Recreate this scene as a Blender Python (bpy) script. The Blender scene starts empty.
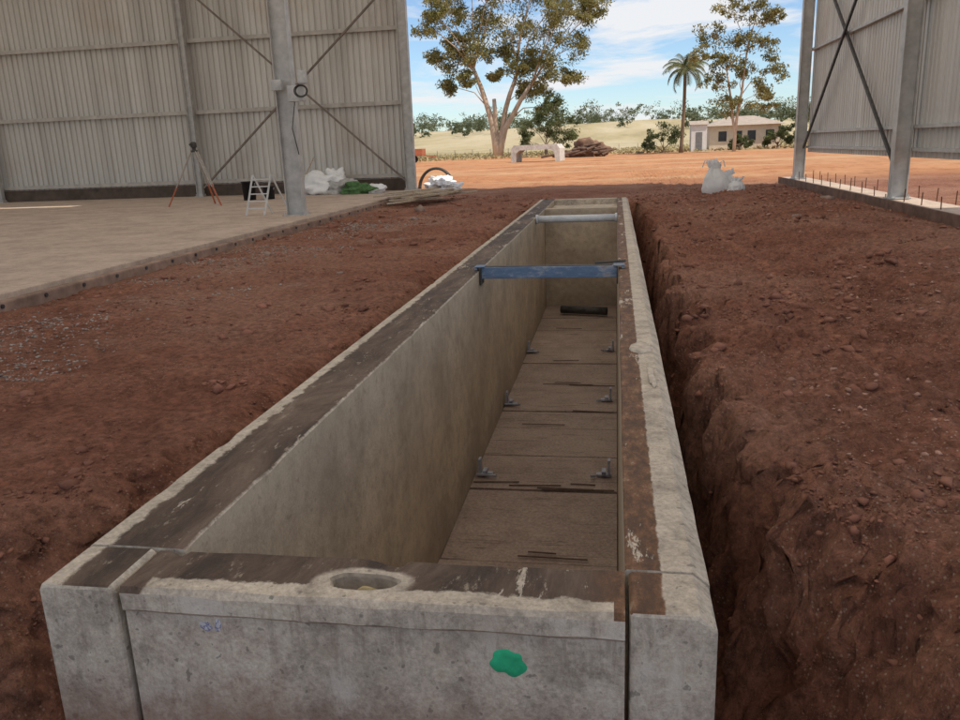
import bpy, bmesh, math, random
import numpy as np
from mathutils import Vector, Matrix, noise
random.seed(7); rng=np.random.default_rng(7)
S=bpy.context.scene
COL=S.collection

# ------------------------------------------------------------------ helpers
def link(o,parent=None):
    COL.objects.link(o)
    if parent is not None: o.parent=parent
    return o
def empty(name,loc=(0,0,0)):
    e=bpy.data.objects.new(name,None); e.empty_display_size=.2; e.location=loc
    COL.objects.link(e); return e
def mesh(name,verts,faces,mat=None,parent=None,smooth=False,loc=None):
    m=bpy.data.meshes.new(name)
    m.from_pydata([tuple(map(float,v)) for v in verts],[],[tuple(map(int,f)) for f in faces]); m.update()
    if mat: m.materials.append(mat)
    if smooth: m.shade_smooth()
    o=bpy.data.objects.new(name,m)
    if loc is not None: o.location=loc
    return link(o,parent)
def fastmesh(name,V,F,mat,parent=None,smooth=False):
    m=bpy.data.meshes.new(name); V=np.asarray(V,dtype=np.float32); F=np.asarray(F,dtype=np.int32)
    k=F.shape[1]
    m.vertices.add(len(V)); m.vertices.foreach_set('co',V.ravel())
    m.loops.add(F.size); m.loops.foreach_set('vertex_index',F.ravel())
    m.polygons.add(len(F)); m.polygons.foreach_set('loop_start',np.arange(0,F.size,k,dtype=np.int32))
    m.polygons.foreach_set('loop_total',np.full(len(F),k,dtype=np.int32))
    m.update(calc_edges=True); m.validate()
    if smooth: m.shade_smooth()
    m.materials.append(mat)
    return link(bpy.data.objects.new(name,m),parent)
class B:
    def __init__(s): s.v=[]; s.f=[]
    def add(s,vs,fs):
        n=len(s.v); s.v+= [tuple(x) for x in vs]; s.f+=[tuple(i+n for i in f) for f in fs]
    def box(s,x0,x1,y0,y1,z0,z1,M=None):
        vs=[Vector((x,y,z)) for z in (z0,z1) for y in (y0,y1) for x in (x0,x1)]
        if M is not None: vs=[M@v for v in vs]
        s.add(vs,[(0,2,3,1),(4,5,7,6),(0,1,5,4),(1,3,7,5),(3,2,6,7),(2,0,4,6)])
    def beam(s,a,b,w,h,up=(0,0,1)):
        a=Vector(a); b=Vector(b); d=(b-a).normalized(); u=Vector(up)
        if abs(d.dot(u))>.98: u=Vector((0,1,0))
        r=d.cross(u).normalized(); u=r.cross(d).normalized()
        vs=[p+r*sx*w/2+u*sz*h/2 for p in (a,b) for sz in (-1,1) for sx in (-1,1)]
        s.add(vs,[(0,1,3,2),(4,6,7,5),(0,4,5,1),(1,5,7,3),(3,7,6,2),(2,6,4,0)])
    def tube(s,pts,rads,n=8,cap=True):
        pts=[Vector(p) for p in pts]; base=len(s.v); u=Vector((.3,.9,.1))
        for i,p in enumerate(pts):
            d=(pts[min(i+1,len(pts)-1)]-pts[max(i-1,0)]).normalized()
            if abs(d.dot(u))>.95: u=Vector((.9,-.2,.3))
            r=d.cross(u).normalized(); w=r.cross(d)
            rad=rads[i] if hasattr(rads,'__len__') else rads
            for k in range(n):
                a=2*math.pi*k/n; s.v.append(tuple(p+(r*math.cos(a)+w*math.sin(a))*rad))
        for i in range(len(pts)-1):
            for k in range(n):
                a=base+i*n+k; b=base+i*n+(k+1)%n
                s.f.append((a,b,b+n,a+n))
        if cap:
            s.f.append(tuple(base+k for k in range(n))[::-1]); e=base+(len(pts)-1)*n
            s.f.append(tuple(e+k for k in range(n)))
    def obj(s,name,mat,parent=None,smooth=False,bevel=0,seg=2):
        o=mesh(name,s.v,s.f,mat,parent,smooth)
        if bevel:
            b=o.modifiers.new('bev','BEVEL'); b.width=bevel; b.segments=seg; b.limit_method='ANGLE'
        return o

# ------------------------------------------------------------------ materials
def lin(c): return tuple(c)+(1,) if len(c)==3 else c
class Mat:
    def __init__(s,name,rough=.8,metal=0,spec=.3):
        s.m=bpy.data.materials.new(name); s.m.use_nodes=True; s.t=s.m.node_tree; s.n=s.t.nodes
        s.b=s.n['Principled BSDF']; s.b.inputs['Roughness'].default_value=rough; s.b.inputs['Metallic'].default_value=metal
        s.b.inputs['Specular IOR Level'].default_value=spec
        s.tc=s.n.new('ShaderNodeTexCoord'); s.h=[]
    def L(s,a,b): s.t.links.new(a,b)
    def map(s,scale=(1,1,1)):
        m=s.n.new('ShaderNodeMapping'); m.inputs['Scale'].default_value=scale; s.L(s.tc.outputs['Object'],m.inputs[0]); return m.outputs[0]
    def noise(s,scale,detail=6,rough=.6,stretch=(1,1,1),dist=0):
        n=s.n.new('ShaderNodeTexNoise'); n.inputs['Scale'].default_value=scale; n.inputs['Detail'].default_value=detail
        n.inputs['Roughness'].default_value=rough; n.inputs['Distortion'].default_value=dist
        s.L(s.map(stretch),n.inputs['Vector']); return n.outputs['Fac']
    def vor(s,scale,feature='F1',out='Distance',stretch=(1,1,1)):
        n=s.n.new('ShaderNodeTexVoronoi'); n.inputs['Scale'].default_value=scale; n.feature=feature
        s.L(s.map(stretch),n.inputs['Vector']); return n.outputs[out]
    def ramp(s,fac,stops):
        r=s.n.new('ShaderNodeValToRGB'); e=r.color_ramp.elements
        while len(e)<len(stops): e.new(.5)
        for el,(p,c) in zip(e,stops):
            el.position=p; el.color=lin(c) if hasattr(c,'__len__') else (c,c,c,1)
        s.L(fac,r.inputs[0]); return r.outputs[0]
    def mix(s,fac,a,b,mode='MIX'):
        m=s.n.new('ShaderNodeMix'); m.data_type='RGBA'; m.blend_type=mode
        for sock,v in ((m.inputs[0],fac),(m.inputs[6],a),(m.inputs[7],b)):
            if hasattr(v,'is_linked'): s.L(v,sock)
            else: sock.default_value=(v if not hasattr(v,'__len__') else lin(v))
        return m.outputs[2]
    def math(s,op,a,b=0,clamp=False):
        m=s.n.new('ShaderNodeMath'); m.operation=op; m.use_clamp=clamp
        for sock,v in ((m.inputs[0],a),(m.inputs[1],b)):
            if hasattr(v,'is_linked'): s.L(v,sock)
            else: sock.default_value=v
        return m.outputs[0]
    def axis(s,i):
        x=s.n.new('ShaderNodeSeparateXYZ'); s.L(s.tc.outputs['Object'],x.inputs[0]); return x.outputs[i]
    def rng(s,v,a,b):
        m=s.n.new('ShaderNodeMapRange'); m.inputs[1].default_value=a; m.inputs[2].default_value=b; m.interpolation_type='SMOOTHSTEP'
        s.L(v,m.inputs[0]); return m.outputs[0]
    def color(s,c):
        if hasattr(c,'is_linked'): s.L(c,s.b.inputs['Base Color'])
        else: s.b.inputs['Base Color'].default_value=lin(c)
    def bump(s,h,strength=.4,dist=.02):
        b=s.n.new('ShaderNodeBump'); b.inputs['Strength'].default_value=strength; b.inputs['Distance'].default_value=dist
        s.L(h,b.inputs['Height'])
        if s.h: s.L(s.h[-1],b.inputs['Normal'])
        s.h.append(b.outputs[0]); s.L(b.outputs[0],s.b.inputs['Normal'])

def simple(name,c,var=.25,scale=6,rough=.8,metal=0,bump=.1,stretch=(1,1,1)):
    m=Mat(name,rough,metal); n=m.noise(scale,6,.6,stretch)
    lo=[x*(1-var) for x in c]; hi=[min(1,x*(1+var)) for x in c]
    m.color(m.ramp(n,[(.3,lo),(.7,hi)])); m.bump(n,bump,.01); return m.m

def mat_soil():
    m=Mat('red_soil',.95,0,.1)
    a=m.noise(.35,5,.6); b=m.noise(2.3,6,.65); c=m.noise(18,6,.75); d=m.noise(90,4,.7)
    c1=m.ramp(b,[(.25,(.15,.062,.040)),(.5,(.245,.107,.067)),(.78,(.35,.17,.112))])
    c2=m.mix(m.math('MULTIPLY',m.rng(a,.42,.62),.7),c1,(.33,.18,.122))
    dust=m.math('MULTIPLY',m.rng(m.noise(.9,6,.7),.5,.68),m.rng(m.axis(0),-2.6,-3.6))
    c2=m.mix(m.math('MULTIPLY',dust,.6),c2,(.35,.24,.18))
    c3=m.mix(.8,c2,m.ramp(c,[(.25,(.05,.05,.05)),(.5,(.5,.5,.5)),(.78,(1,.97,.94))]),'OVERLAY')
    sp=m.vor(42); c4=m.mix(m.math('MULTIPLY',m.rng(sp,.28,.1),m.rng(m.noise(1.1,3),.36,.58)),c3,(.44,.30,.22))
    sp2=m.vor(110); c4=m.mix(m.math('MULTIPLY',m.rng(sp2,.25,.1),m.rng(m.noise(3,3),.42,.58)),c4,(.38,.23,.165))
    y=m.axis(1); far=m.rng(y,23,33)
    orange=m.ramp(m.noise(.22,6,.65,(1,.6,1)),[(.3,(.40,.175,.08)),(.55,(.52,.255,.125)),(.75,(.58,.33,.18))])
    orange=m.mix(m.math('MULTIPLY',m.rng(m.noise(1.6,6,.7,(1,.5,1)),.48,.66),.6),orange,(.30,.12,.055))
    orange=m.mix(m.math('MULTIPLY',m.rng(m.noise(.06,5,.6,(.5,2.5,1)),.5,.62),.5),orange,(.54,.38,.22))
    c5=m.mix(far,c4,orange)
    yy=m.math('ADD',y,m.math('MULTIPLY',m.math('SUBTRACT',m.noise(.03,4),.5),90))
    grass=m.ramp(m.noise(.03,8,.7,(1,.3,1)),[(.3,(.20,.17,.09)),(.45,(.40,.33,.19)),(.6,(.50,.42,.28)),(.75,(.27,.23,.13))])
    c6=m.mix(m.rng(yy,92,125),c5,grass)
    m.color(c6)
    m.bump(b,.5,.06); m.bump(c,1.0,.04); m.bump(d,.8,.012); m.bump(sp,-.5,.012)
    return m.m
def conc_nodes(m,base,stain,k=1.):
    a=m.noise(1.6,7,.65); b=m.noise(9,7,.72); c=m.noise(60,5,.75); pit=m.vor(55)
    col=m.ramp(a,[(.28,[x*.72 for x in base]),(.52,base),(.75,[min(1,x*1.22) for x in base])])
    col=m.mix(.7*k,col,m.ramp(b,[(.28,(.18,.17,.16)),(.5,(.5,.5,.5)),(.72,(.78,.78,.77))]),'OVERLAY')
    col=m.mix(.5*k,col,m.ramp(c,[(.3,(.2,.19,.18)),(.5,(.5,.5,.5)),(.7,(.8,.8,.8))]),'OVERLAY')
    col=m.mix(m.math('MULTIPLY',m.rng(b,.56,.70),.5*k),col,stain)
    col=m.mix(m.math('MULTIPLY',m.rng(m.noise(30,3,.5),.64,.70),.7*k),col,[x*.3 for x in base])
    return col,b,c,pit
def mat_conc(name,base=(.48,.415,.335),stain=(.23,.175,.13),rough=.88,k=1.):
    m=Mat(name,rough,0,.2); col,b,c,pit=conc_nodes(m,base,stain,k)
    m.color(col); m.bump(b,.3,.012); m.bump(c,.5,.005); m.bump(m.rng(pit,0,.12),.25,.004)
    return m
def mat_interior():
    m=Mat('pit_interior_concrete',.92,0,.15); col,b,c,pit=conc_nodes(m,(.47,.385,.285),(.33,.255,.18),.55)
    big=m.noise(.7,5,.6,(1,1,1)); col=m.mix(m.math('MULTIPLY',m.rng(big,.4,.65),.4),col,(.35,.275,.2))
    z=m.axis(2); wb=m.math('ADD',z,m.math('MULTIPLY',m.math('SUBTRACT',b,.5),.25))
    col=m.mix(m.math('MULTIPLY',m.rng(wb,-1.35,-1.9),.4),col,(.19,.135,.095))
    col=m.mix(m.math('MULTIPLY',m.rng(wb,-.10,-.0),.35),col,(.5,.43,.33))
    m.color(col); m.bump(b,.2,.01); m.bump(c,.6,.005); return m.m
def mat_end():
    m=Mat('weathered_precast',.9,0,.2); col,b,c,pit=conc_nodes(m,(.53,.465,.375),(.30,.235,.175),1)
    z=m.axis(2); n1=m.noise(5,8,.75,(1,1,.45)); n2=m.noise(2.2,6,.7)
    col=m.mix(m.math('MULTIPLY',m.rng(n1,.5,.62),.65),col,(.66,.61,.52))
    col=m.mix(m.math('MULTIPLY',m.rng(n2,.5,.68),.5),col,(.33,.26,.195))
    drip=m.noise(26,5,.7,(1,1,.08)); dd=m.math('MULTIPLY',m.rng(drip,.52,.68),m.rng(z,-.35,-.03))
    col=m.mix(m.math('MULTIPLY',dd,.5),col,(.21,.155,.115))
    soilz=m.math('ADD',z,m.math('MULTIPLY',m.math('SUBTRACT',n1,.5),.35)); col=m.mix(m.math('MULTIPLY',m.rng(soilz,-.25,-.55),.75),col,(.24,.125,.08))
    m.color(col); m.bump(b,.4,.014); m.bump(c,.6,.006); m.bump(m.rng(pit,0,.12),.35,.005); return m.m
def mat_top():
    m=Mat('stained_concrete_top',.72,0,.35)
    pale,b0,c0,pit=conc_nodes(m,(.47,.405,.32),(.2,.15,.11),1)
    a=m.noise(3,8,.78,(1,.3,1),.6); b=m.noise(16,8,.78,(1,.45,1)); c=m.noise(70,4,.75)
    x=m.axis(0); y=m.axis(1)
    drk=m.ramp(a,[(.25,(.018,.012,.009)),(.42,(.05,.032,.022)),(.52,(.095,.062,.042)),(.62,(.145,.10,.07)),(.72,(.25,.19,.135))])
    rust=m.ramp(b,[(.3,(.04,.022,.014)),(.46,(.11,.055,.028)),(.56,(.21,.10,.045)),(.7,(.32,.17,.08))])
    drk=m.mix(m.math('MULTIPLY',m.rng(x,-.1,.02),.8),drk,rust)
    drk=m.mix(m.math('MULTIPLY',m.rng(b,.57,.66),.75),drk,(.33,.27,.2))
    drk=m.mix(m.rng(m.noise(5,7,.8,(1,.25,1)),.57,.61),drk,pale)
    w=m.math('MULTIPLY',m.math('SUBTRACT',m.noise(8,6,.75),.5),.10)
    w2=m.math('MULTIPLY',m.math('SUBTRACT',m.noise(14,5,.75),.5),.03)
    mL=m.math('MULTIPLY',m.rng(m.math('ADD',x,w),-1.625,-1.605),m.rng(m.math('ADD',x,w2),-1.350,-1.362))
    mR=m.math('MULTIPLY',m.rng(m.math('ADD',x,w2),.138,.130),m.rng(x,.0,.001))
    mF=m.math('MULTIPLY',m.math('MULTIPLY',m.rng(m.math('ADD',y,w),1.955,1.97),m.rng(y,2.14,2.13)),m.math('MULTIPLY',m.rng(x,-1.44,-1.43),m.rng(x,.03,.02)))
    # pale worn halo round the lifting recess
    dx=m.math('DIVIDE',m.math('ADD',x,.715),.15); dyv=m.math('DIVIDE',m.math('SUBTRACT',y,1.995),.075)
    rr=m.math('ADD',m.math('SQRT',m.math('ADD',m.math('MULTIPLY',dx,dx),m.math('MULTIPLY',dyv,dyv))),m.math('MULTIPLY',w,5))
    mask=m.math('MAXIMUM',m.math('MAXIMUM',mL,mR),m.math('MULTIPLY',mF,m.rng(rr,.85,1.1)))
    m.color(m.mix(mask,pale,drk)); m.bump(b,.6,.01); m.bump(c,.5,.004); m.bump(m.rng(pit,0,.12),.25,.004); m.bump(mask,-.5,.004)
    return m.m
def mat_sheet():
    m=Mat('galvanised_sheet',.5,.25,.5)
    a=m.noise(1.2,5,.6,(3,3,.1)); b=m.noise(.5,4,.5)
    x=m.math('ADD',m.axis(0),m.axis(1)); panel=m.n.new('ShaderNodeTexWhiteNoise'); panel.noise_dimensions='1D'
    fl=m.math('FLOOR',m.math('DIVIDE',x,.762)); m.L(fl,panel.inputs['W'])
    col=m.ramp(a,[(.25,(.42,.40,.37)),(.5,(.56,.54,.50)),(.8,(.66,.64,.6))])
    col=m.mix(m.math('MULTIPLY',panel.outputs['Value'],.3),col,(.36,.33,.29))
    col=m.mix(m.math('MULTIPLY',m.rng(b,.5,.75),.45),col,(.42,.33,.26))
    m.color(col); return m.m
def mat_roof(name,t):
    m=Mat(name,.6,0,.3)
    tr=m.n.new('ShaderNodeBsdfTranslucent'); tr.inputs[0].default_value=(t,t*.95,t*.86,1)
    ad=m.n.new('ShaderNodeAddShader'); m.L(m.b.outputs[0],ad.inputs[0]); m.L(tr.outputs[0],ad.inputs[1]); 
    m.b.inputs['Base Color'].default_value=(.35,.35,.34,1)
    m.L(ad.outputs[0],m.n['Material Output'].inputs[0]); return m.m
SOIL=mat_soil()
CONC=mat_conc('precast_concrete').m
END=mat_end()
CONC_IN=mat_interior()
TOP=mat_top()
SHEET=mat_sheet()
ROOFC=mat_roof('light_fill_roof',.50); ROOFW=mat_roof('light_fill_wing_roof',.27)  # unseen roof; translucency added to brighten the shade beneath it
STEEL=simple('galvanised_steel',(.46,.45,.43),.2,5,.5,.3,.05)
STEELD=simple('dark_steel',(.07,.065,.06),.4,8,.6,.3,.05)
RUST=simple('rusty_bar',(.12,.05,.025),.4,20,.9)
CLOD=simple('soil_clod',(.24,.108,.07),.5,1.2,.95,0,.4)
GRAVEL=simple('gravel_stone',(.31,.26,.22),.45,9,.9,0,.3)
TIMBER=simple('weathered_timber',(.44,.36,.27),.35,4,.85,0,.2,(1,8,8))

# ------------------------------------------------------------------ numpy noise + terrain height
_perm=np.random.default_rng(3).random((256,256))
def vnoise(x,y):
    xi=np.floor(x).astype(int); yi=np.floor(y).astype(int); fx=x-xi; fy=y-yi
    fx=fx*fx*(3-2*fx); fy=fy*fy*(3-2*fy)
    g=lambda a,b:_perm[a%256,b%256]
    return (g(xi,yi)*(1-fx)+g(xi+1,yi)*fx)*(1-fy)+(g(xi,yi+1)*(1-fx)+g(xi+1,yi+1)*fx)*fy
def fbm(x,y,o=4):
    s=0;a=.5
    for i in range(o): s=s+a*(vnoise(x+i*17.3,y+i*9.1)-.5); x,y=x*1.7-y*1.1,x*1.1+y*1.7;a*=.55
    return s
def sst(a,b,x):
    t=np.clip((x-a)/(b-a),0,1); return t*t*(3-2*t)
def H(x,y):
    x=np.asarray(x,float); y=np.asarray(y,float)
    near=1-sst(30,60,y)
    g=-.17+.06*fbm(x*.4,y*.4)*near
    g=g+near*(.09*fbm(x*1.7+5,y*1.7,3))
    rough=(.35+.6*sst(.3,1.0,x)*(1-sst(4.2,5,x)))*near
    c=fbm(x*7,y*7,4); g=g+rough*(.10*np.abs(c)*1.5+.06*fbm(x*19,y*19,3))
    g=g+.13*sst(1.6,3.0,x)*(1-sst(3.9,4.9,x))*(.6+1.2*vnoise(x*.8,y*.5))*near*sst(3,7,y)*(1-sst(19,24,y))
    wob=.16*(vnoise(y*1.6,y*0+3)-.5)+.16*(vnoise(y*5,y*0+9)-.5)+.06*(vnoise(y*13,y*0+4)-.5)
    xe=.66+wob*1.6+np.clip(3.6-y,0,4)*.42
    inr=(y<18.95)
    t=np.clip((x-.34)/(xe-.34),0,1.6)
    prof=sst(0.0,1.0,t)
    cl=np.abs(fbm(x*5+y,y*5,3))
    pm=4*np.clip(prof,0,1)*(1-np.clip(prof,0,1))
    jag=.16*fbm(x*4+y*2,y*5,4)+.09*fbm(x*14,y*14,3)+.18*cl
    deep=-1.25+.25*fbm(y*1.3,x*0+1)
    gr=deep+(g-deep)*prof+jag*pm
    gr=gr+ .28*np.exp(-((x-1.2)/.33)**2-((y-1.8)/.45)**2)
    gr=gr+.10*fbm(x*11,y*11,3)*np.exp(-((x-xe)/.35)**2)
    right=(x>.2)&inr
    h=np.where(right,gr,g)
    # left: narrow back-filled gap beside the wall, opening out towards the near corner
    wl=.42+.3*(vnoise(y*1.2,y*0+20)-.5)+.35*(1-sst(1.6,5.0,y))
    tl=np.clip((-1.74-x)/wl,0,1)
    dl=-.42-.75*(1-sst(1.4,4.2,y))-.12*(vnoise(y*2.1,y*0+2)-.5)
    hl=dl+(g-dl)*sst(0,1,tl)+.13*fbm(x*5,y*5,4)*(1-tl)+.05*fbm(x*13,y*13,3)*(1-tl)
    left=(x<-1.6)&(x>-3.2)&inr
    h=np.where(left,hl,h)
    front=(y<2.05)&(x<=.25)&(x>=-1.65)
    h=np.where(front,-.85+.15*fbm(x*3,y*3),h)
    inside=(x>-1.63)&(x<.21)&(y>1.95)&(y<18.55)
    h=np.where(inside,-2.3,h)
    far=sst(110,460,y)*10+sst(60,600,np.abs(x))*sst(110,400,y)*5+sst(100,300,y)*7*fbm(x*.008,y*.006,4)
    return h+far
def lines(segs):
    out=[segs[0][0]]
    for a,b,s0,s1 in segs:
        p=a
        while p<b-1e-6:
            t=(p-a)/(b-a); p=min(b,p+s0*(s1/s0)**t); out.append(p)
    return np.array(out)
xs=lines([(-1200,-60,160,12),(-60,-9,12,.3),(-9,-4,.2,.08),(-4,-2.6,.06,.03),(-2.6,-1.7,.024,.024),(-1.7,.3,.04,.03),(.3,2,.02,.024),(2,3.2,.024,.04),(3.2,6,.04,.12),(6,60,.2,12),(60,1200,12,160)])
ys=lines([(-40,.8,12,.1),(.8,4.5,.022,.03),(4.5,10,.03,.06),(10,26,.06,.22),(26,60,.3,2),(60,300,2,12),(300,1800,15,120)])
GX,GY=np.meshgrid(xs,ys); GZ=H(GX,GY)
nx,ny=len(xs),len(ys)
V=np.stack([GX.ravel(),GY.ravel(),GZ.ravel()],1)
gx_=np.gradient(GZ,xs,axis=1).ravel()
sel=np.where((((V[:,0]>.36)&(V[:,0]<3.2))|((V[:,0]>-3.2)&(V[:,0]<-1.78)))&(V[:,1]>.9)&(V[:,1]<12)&(V[:,2]>-1.6))[0]
stp=np.clip(np.abs(gx_)/1.2,.12,1)
for q in sel:
    p=Vector(V[q]); n1=noise.noise_vector(p*4.5); n2=noise.noise_vector(p*11.0+Vector((3,1,7))); n3=noise.noise_vector(p*26.0)
    vv_=(noise.cell_vector(p*9.0)-Vector((.5,.5,.5)))
    dlt=n1*.07+n2*.045+n3*.018+vv_*.018
    k=stp[q]
    nxv=V[q,0]+dlt.x*k
    V[q,0]=max(.33,nxv) if nxv>0 else min(-1.75,nxv)
    V[q,1]+=dlt.y*k; V[q,2]+=dlt.z*k*.7
i=np.arange(nx-1)[None,:]+nx*np.arange(ny-1)[:,None]; i=i.ravel()
F=np.stack([i,i+1,i+1+nx,i+nx],1)
ground=fastmesh('ground',V,F,SOIL,smooth=True)

_bm=bmesh.new(); bmesh.ops.create_icosphere(_bm,subdivisions=1,radius=1); 
ICV=np.array([v.co[:] for v in _bm.verts]); ICF=np.array([[v.index for v in f.verts] for f in _bm.faces]); _bm.free()
def scatter(name,px,py,size,mat,flat=.7,sink=.35,zfun=H):
    n=len(px); jit=1+.55*(rng.random((n,len(ICV)))-.5)*2
    sc=size[:,None]*np.stack([.7+.8*rng.random(n),.7+.8*rng.random(n),flat*(.7+.5*rng.random(n))],1)
    v=ICV[None]*jit[:,:,None]*sc[:,None,:]
    a=rng.random(n)*6.28; ca,sa=np.cos(a)[:,None],np.sin(a)[:,None]
    X=v[:,:,0]*ca-v[:,:,1]*sa; Yy=v[:,:,0]*sa+v[:,:,1]*ca
    z=zfun(px,py)+size*flat*(1-2*sink)*.5
    v=np.stack([X+px[:,None],Yy+py[:,None],v[:,:,2]+z[:,None]],2).reshape(-1,3)
    f=(ICF[None]+(np.arange(n)*len(ICV))[:,None,None]).reshape(-1,3)
    return fastmesh(name,v,f,mat)
def pts(n,x0,x1,y0,y1,pw=1.8):
    return x0+(x1-x0)*rng.random(n), y0+(y1-y0)*rng.random(n)**pw
def keep(px,py):
    return ~((px>-1.78)&(px<.36)&(py>1.75)&(py<18.7))&(px>-5.8)&(px<4.75)
def clump(px,py,s=2.2,lo=.45):
    return rng.random(len(px))<np.clip((vnoise(px*s,py*s)-lo)*3+.12,0.05,1)
P=[pts(30000,.3,4.8,1.3,24),pts(6000,.35,1.6,1.3,8),pts(18000,-5.8,-1.75,1.3,24),pts(4000,-2.6,-1.75,1.5,14)]
px=np.concatenate([p[0] for p in P]); py=np.concatenate([p[1] for p in P]); k=keep(px,py)&clump(px,py); px,py=px[k],py[k]
sz=np.clip(.0035+.0045*rng.pareto(2.3,len(px)),.003,.034)*(.75+py*.07)
scatter('soil_clods',px,py,sz,CLOD)
n=9000; gy=4.5+13*rng.random(n)**1.5; gx=-4.95+.85*rng.normal(size=n)*.7+.25*np.sin(gy*1.7); k=(gx>-5.78)&(gx<-3.2)&clump(gx,gy,1.3,.38)
px,py=gx[k],gy[k]; scatter('gravel',px,py,np.clip(.004+.009*rng.random(len(px))**2,0,.03)*(.7+py*.06),GRAVEL)
px,py=pts(5000,.9,4.6,3,22,1.2); k=clump(px,py,.9,.5); px,py=px[k],py[k]; scatter('gravel.001',px,py,(.005+.016*rng.random(len(px))**3)*(.8+py*.04),simple('pale_stone',(.36,.21,.15),.4,9,.9))
px=np.array([-4.4,-4.1,-4.75,3.4,2.6,4.2,-3.2,1.9]); py=np.array([18.2,16.3,10.5,15.2,12.5,17.3,9.0,18.5])
scatter('rock',px,py,np.array([.13,.09,.06,.1,.08,.12,.04,.08]),simple('rock_grey_brown',(.27,.19,.15),.4,6,.9,0,.5))

# ------------------------------------------------------------------ service pit
pit=empty('concrete_service_pit')
XL0,XL1,XR0,XR1=-1.69,-1.35,.03,.27; Y0,Y1=1.89,18.6; ZB=-1.98
def recalc(o):
    bm=bmesh.new(); bm.from_mesh(o.data); bmesh.ops.recalc_face_normals(bm,faces=bm.faces); bm.to_mesh(o.data); bm.free()
def prism(name,prof,ylist,mats,idx,bevel=.0,parent=pit,wob=0,chip=0):
    n=len(prof); vs=[];fs=[];mi=[]
    for y in ylist:
        for q,(x,z) in enumerate(prof):
            cz=0
            if chip and -.05<z: 
                cz=-chip*max(0,float(vnoise(np.array(y*6.+q*.2),np.array(x*9+31.)))-.7)
            vs.append((x+wob*(float(vnoise(np.array(y*1.3+x),np.array(z*3+2.)))-.5),y,z+cz+wob*(float(vnoise(np.array(y*1.1+x*3),np.array(7.7+z)))-.5)))
    N=len(ylist)-1
    for j in range(N):
        for k in range(n):
            a=j*n+k;b=j*n+(k+1)%n; fs.append((a,b,b+n,a+n)); mi.append(idx[k])
    fs.append(tuple(range(n))[::-1]); mi.append(0); fs.append(tuple(range(N*n,N*n+n))); mi.append(0)
    o=mesh(name,vs,fs,None,parent)
    for mm in mats: o.data.materials.append(mm)
    for p,q in zip(o.data.polygons,mi): p.material_index=q
    recalc(o)
    if bevel:
        b=o.modifiers.new('b','BEVEL'); b.width=bevel; b.segments=2; b.limit_method='ANGLE'; b.angle_limit=math.radians(50)
    return o
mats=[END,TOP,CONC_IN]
c=.022
YL=list(np.linspace(2.137,8,140))+list(np.linspace(8.08,Y1,110))
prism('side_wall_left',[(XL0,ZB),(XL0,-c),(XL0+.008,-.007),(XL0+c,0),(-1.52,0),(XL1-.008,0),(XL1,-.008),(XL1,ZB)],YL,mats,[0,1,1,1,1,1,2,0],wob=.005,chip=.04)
EL=list(np.linspace(Y0,2.133,8))
prism('side_wall_left_end',[(XL0,ZB),(XL0,-c),(XL0+.008,-.007),(XL0+c,0),(-1.55,0),(-1.46,0),(-1.442,-.012),(-1.442,ZB)],EL,mats,[0,1,1,1,1,0,0,0],bevel=.012)
prism('side_wall_right',[(XR0,ZB),(XR0,-.006),(XR0+.006,0),(.135,0),(.222,0),(XR1,-.04),(XR1,ZB)],YL,mats,[2,1,1,1,1,0,0],wob=.004,chip=.04)
prism('side_wall_right_end',[(XR0+.012,ZB),(XR0+.012,-.008),(XR0+.02,0),(.135,0),(.222,0),(XR1,-.04),(XR1,ZB)],[y+.02 if y<1.9 else y for y in EL],mats,[0,1,1,1,1,0,0],bevel=.012)
def cubeobj(name,mat,parent,x0,x1,y0,y1,z0,z1):
    b=B(); b.box(x0,x1,y0,y1,z0,z1); return b.obj(name,mat,parent)
def cutter(x,y,rx,ry,depth,z=0):
    n=28; vs=[]
    for j,(s,zz) in enumerate([(1.3,.05),(1.06,.001),(.97,-.01),(.88,-depth*.7),(.65,-depth)]):
        for k in range(n):
            a=2*math.pi*k/n; wb=1+.05*math.sin(3*a+1)+.03*math.sin(7*a); vs.append((x+rx*s*wb*math.copysign(abs(math.cos(a))**.7,math.cos(a)),y+ry*s*wb*math.sin(a),z+zz))
    fs=[]
    for j in range(4):
        for k in range(n):
            fs.append((j*n+k,(j+1)*n+k,(j+1)*n+(k+1)%n,j*n+(k+1)%n))
    fs.append(tuple(range(n))); fs.append(tuple(range(4*n,5*n))[::-1])
    o=mesh('cut',vs,fs,POCK); recalc(o); return o
def applybool(o,cut):
    m=o.modifiers.new('bo','BOOLEAN'); m.operation='DIFFERENCE'; m.object=cut; m.solver='EXACT'; m.material_mode='TRANSFER'
    dg=bpy.context.evaluated_depsgraph_get(); me=bpy.data.meshes.new_from_object(o.evaluated_get(dg))
    o.modifiers.clear(); o.data=me; bpy.data.objects.remove(cut)
MORT=simple('pale_mortar',(.48,.42,.34),.3,25,.9,0,.3); POCK=simple('recess_concrete',(.33,.27,.20),.4,25,.9,0,.4)
pp=[(1.905,-.9),(1.905,-.085),(1.89,-.07),(1.89,-.018),(1.902,0),(1.965,0),(2.04,0),(2.12,0),(2.128,-.008),(2.128,-.9)]
vs=[];fs=[];mi=[];n=len(pp);NS=110
for j in range(NS+1):
    x=-1.425+(.03-(-1.425))*j/NS
    for k,(y,z) in enumerate(pp):
        e=.005*(float(vnoise(np.array(x*9.+k*.3),np.array(k*.7+1)))-.5)*(1 if -.5<z else 0)
        ch=max(0,float(vnoise(np.array(x*14.),np.array(50.+k*.15)))-.62)*.05*(1 if k in(2,3,4,7,8) else 0)
        vs.append((x,y+e+ch*(.6 if k<5 else -.5),z+e-ch))
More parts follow.
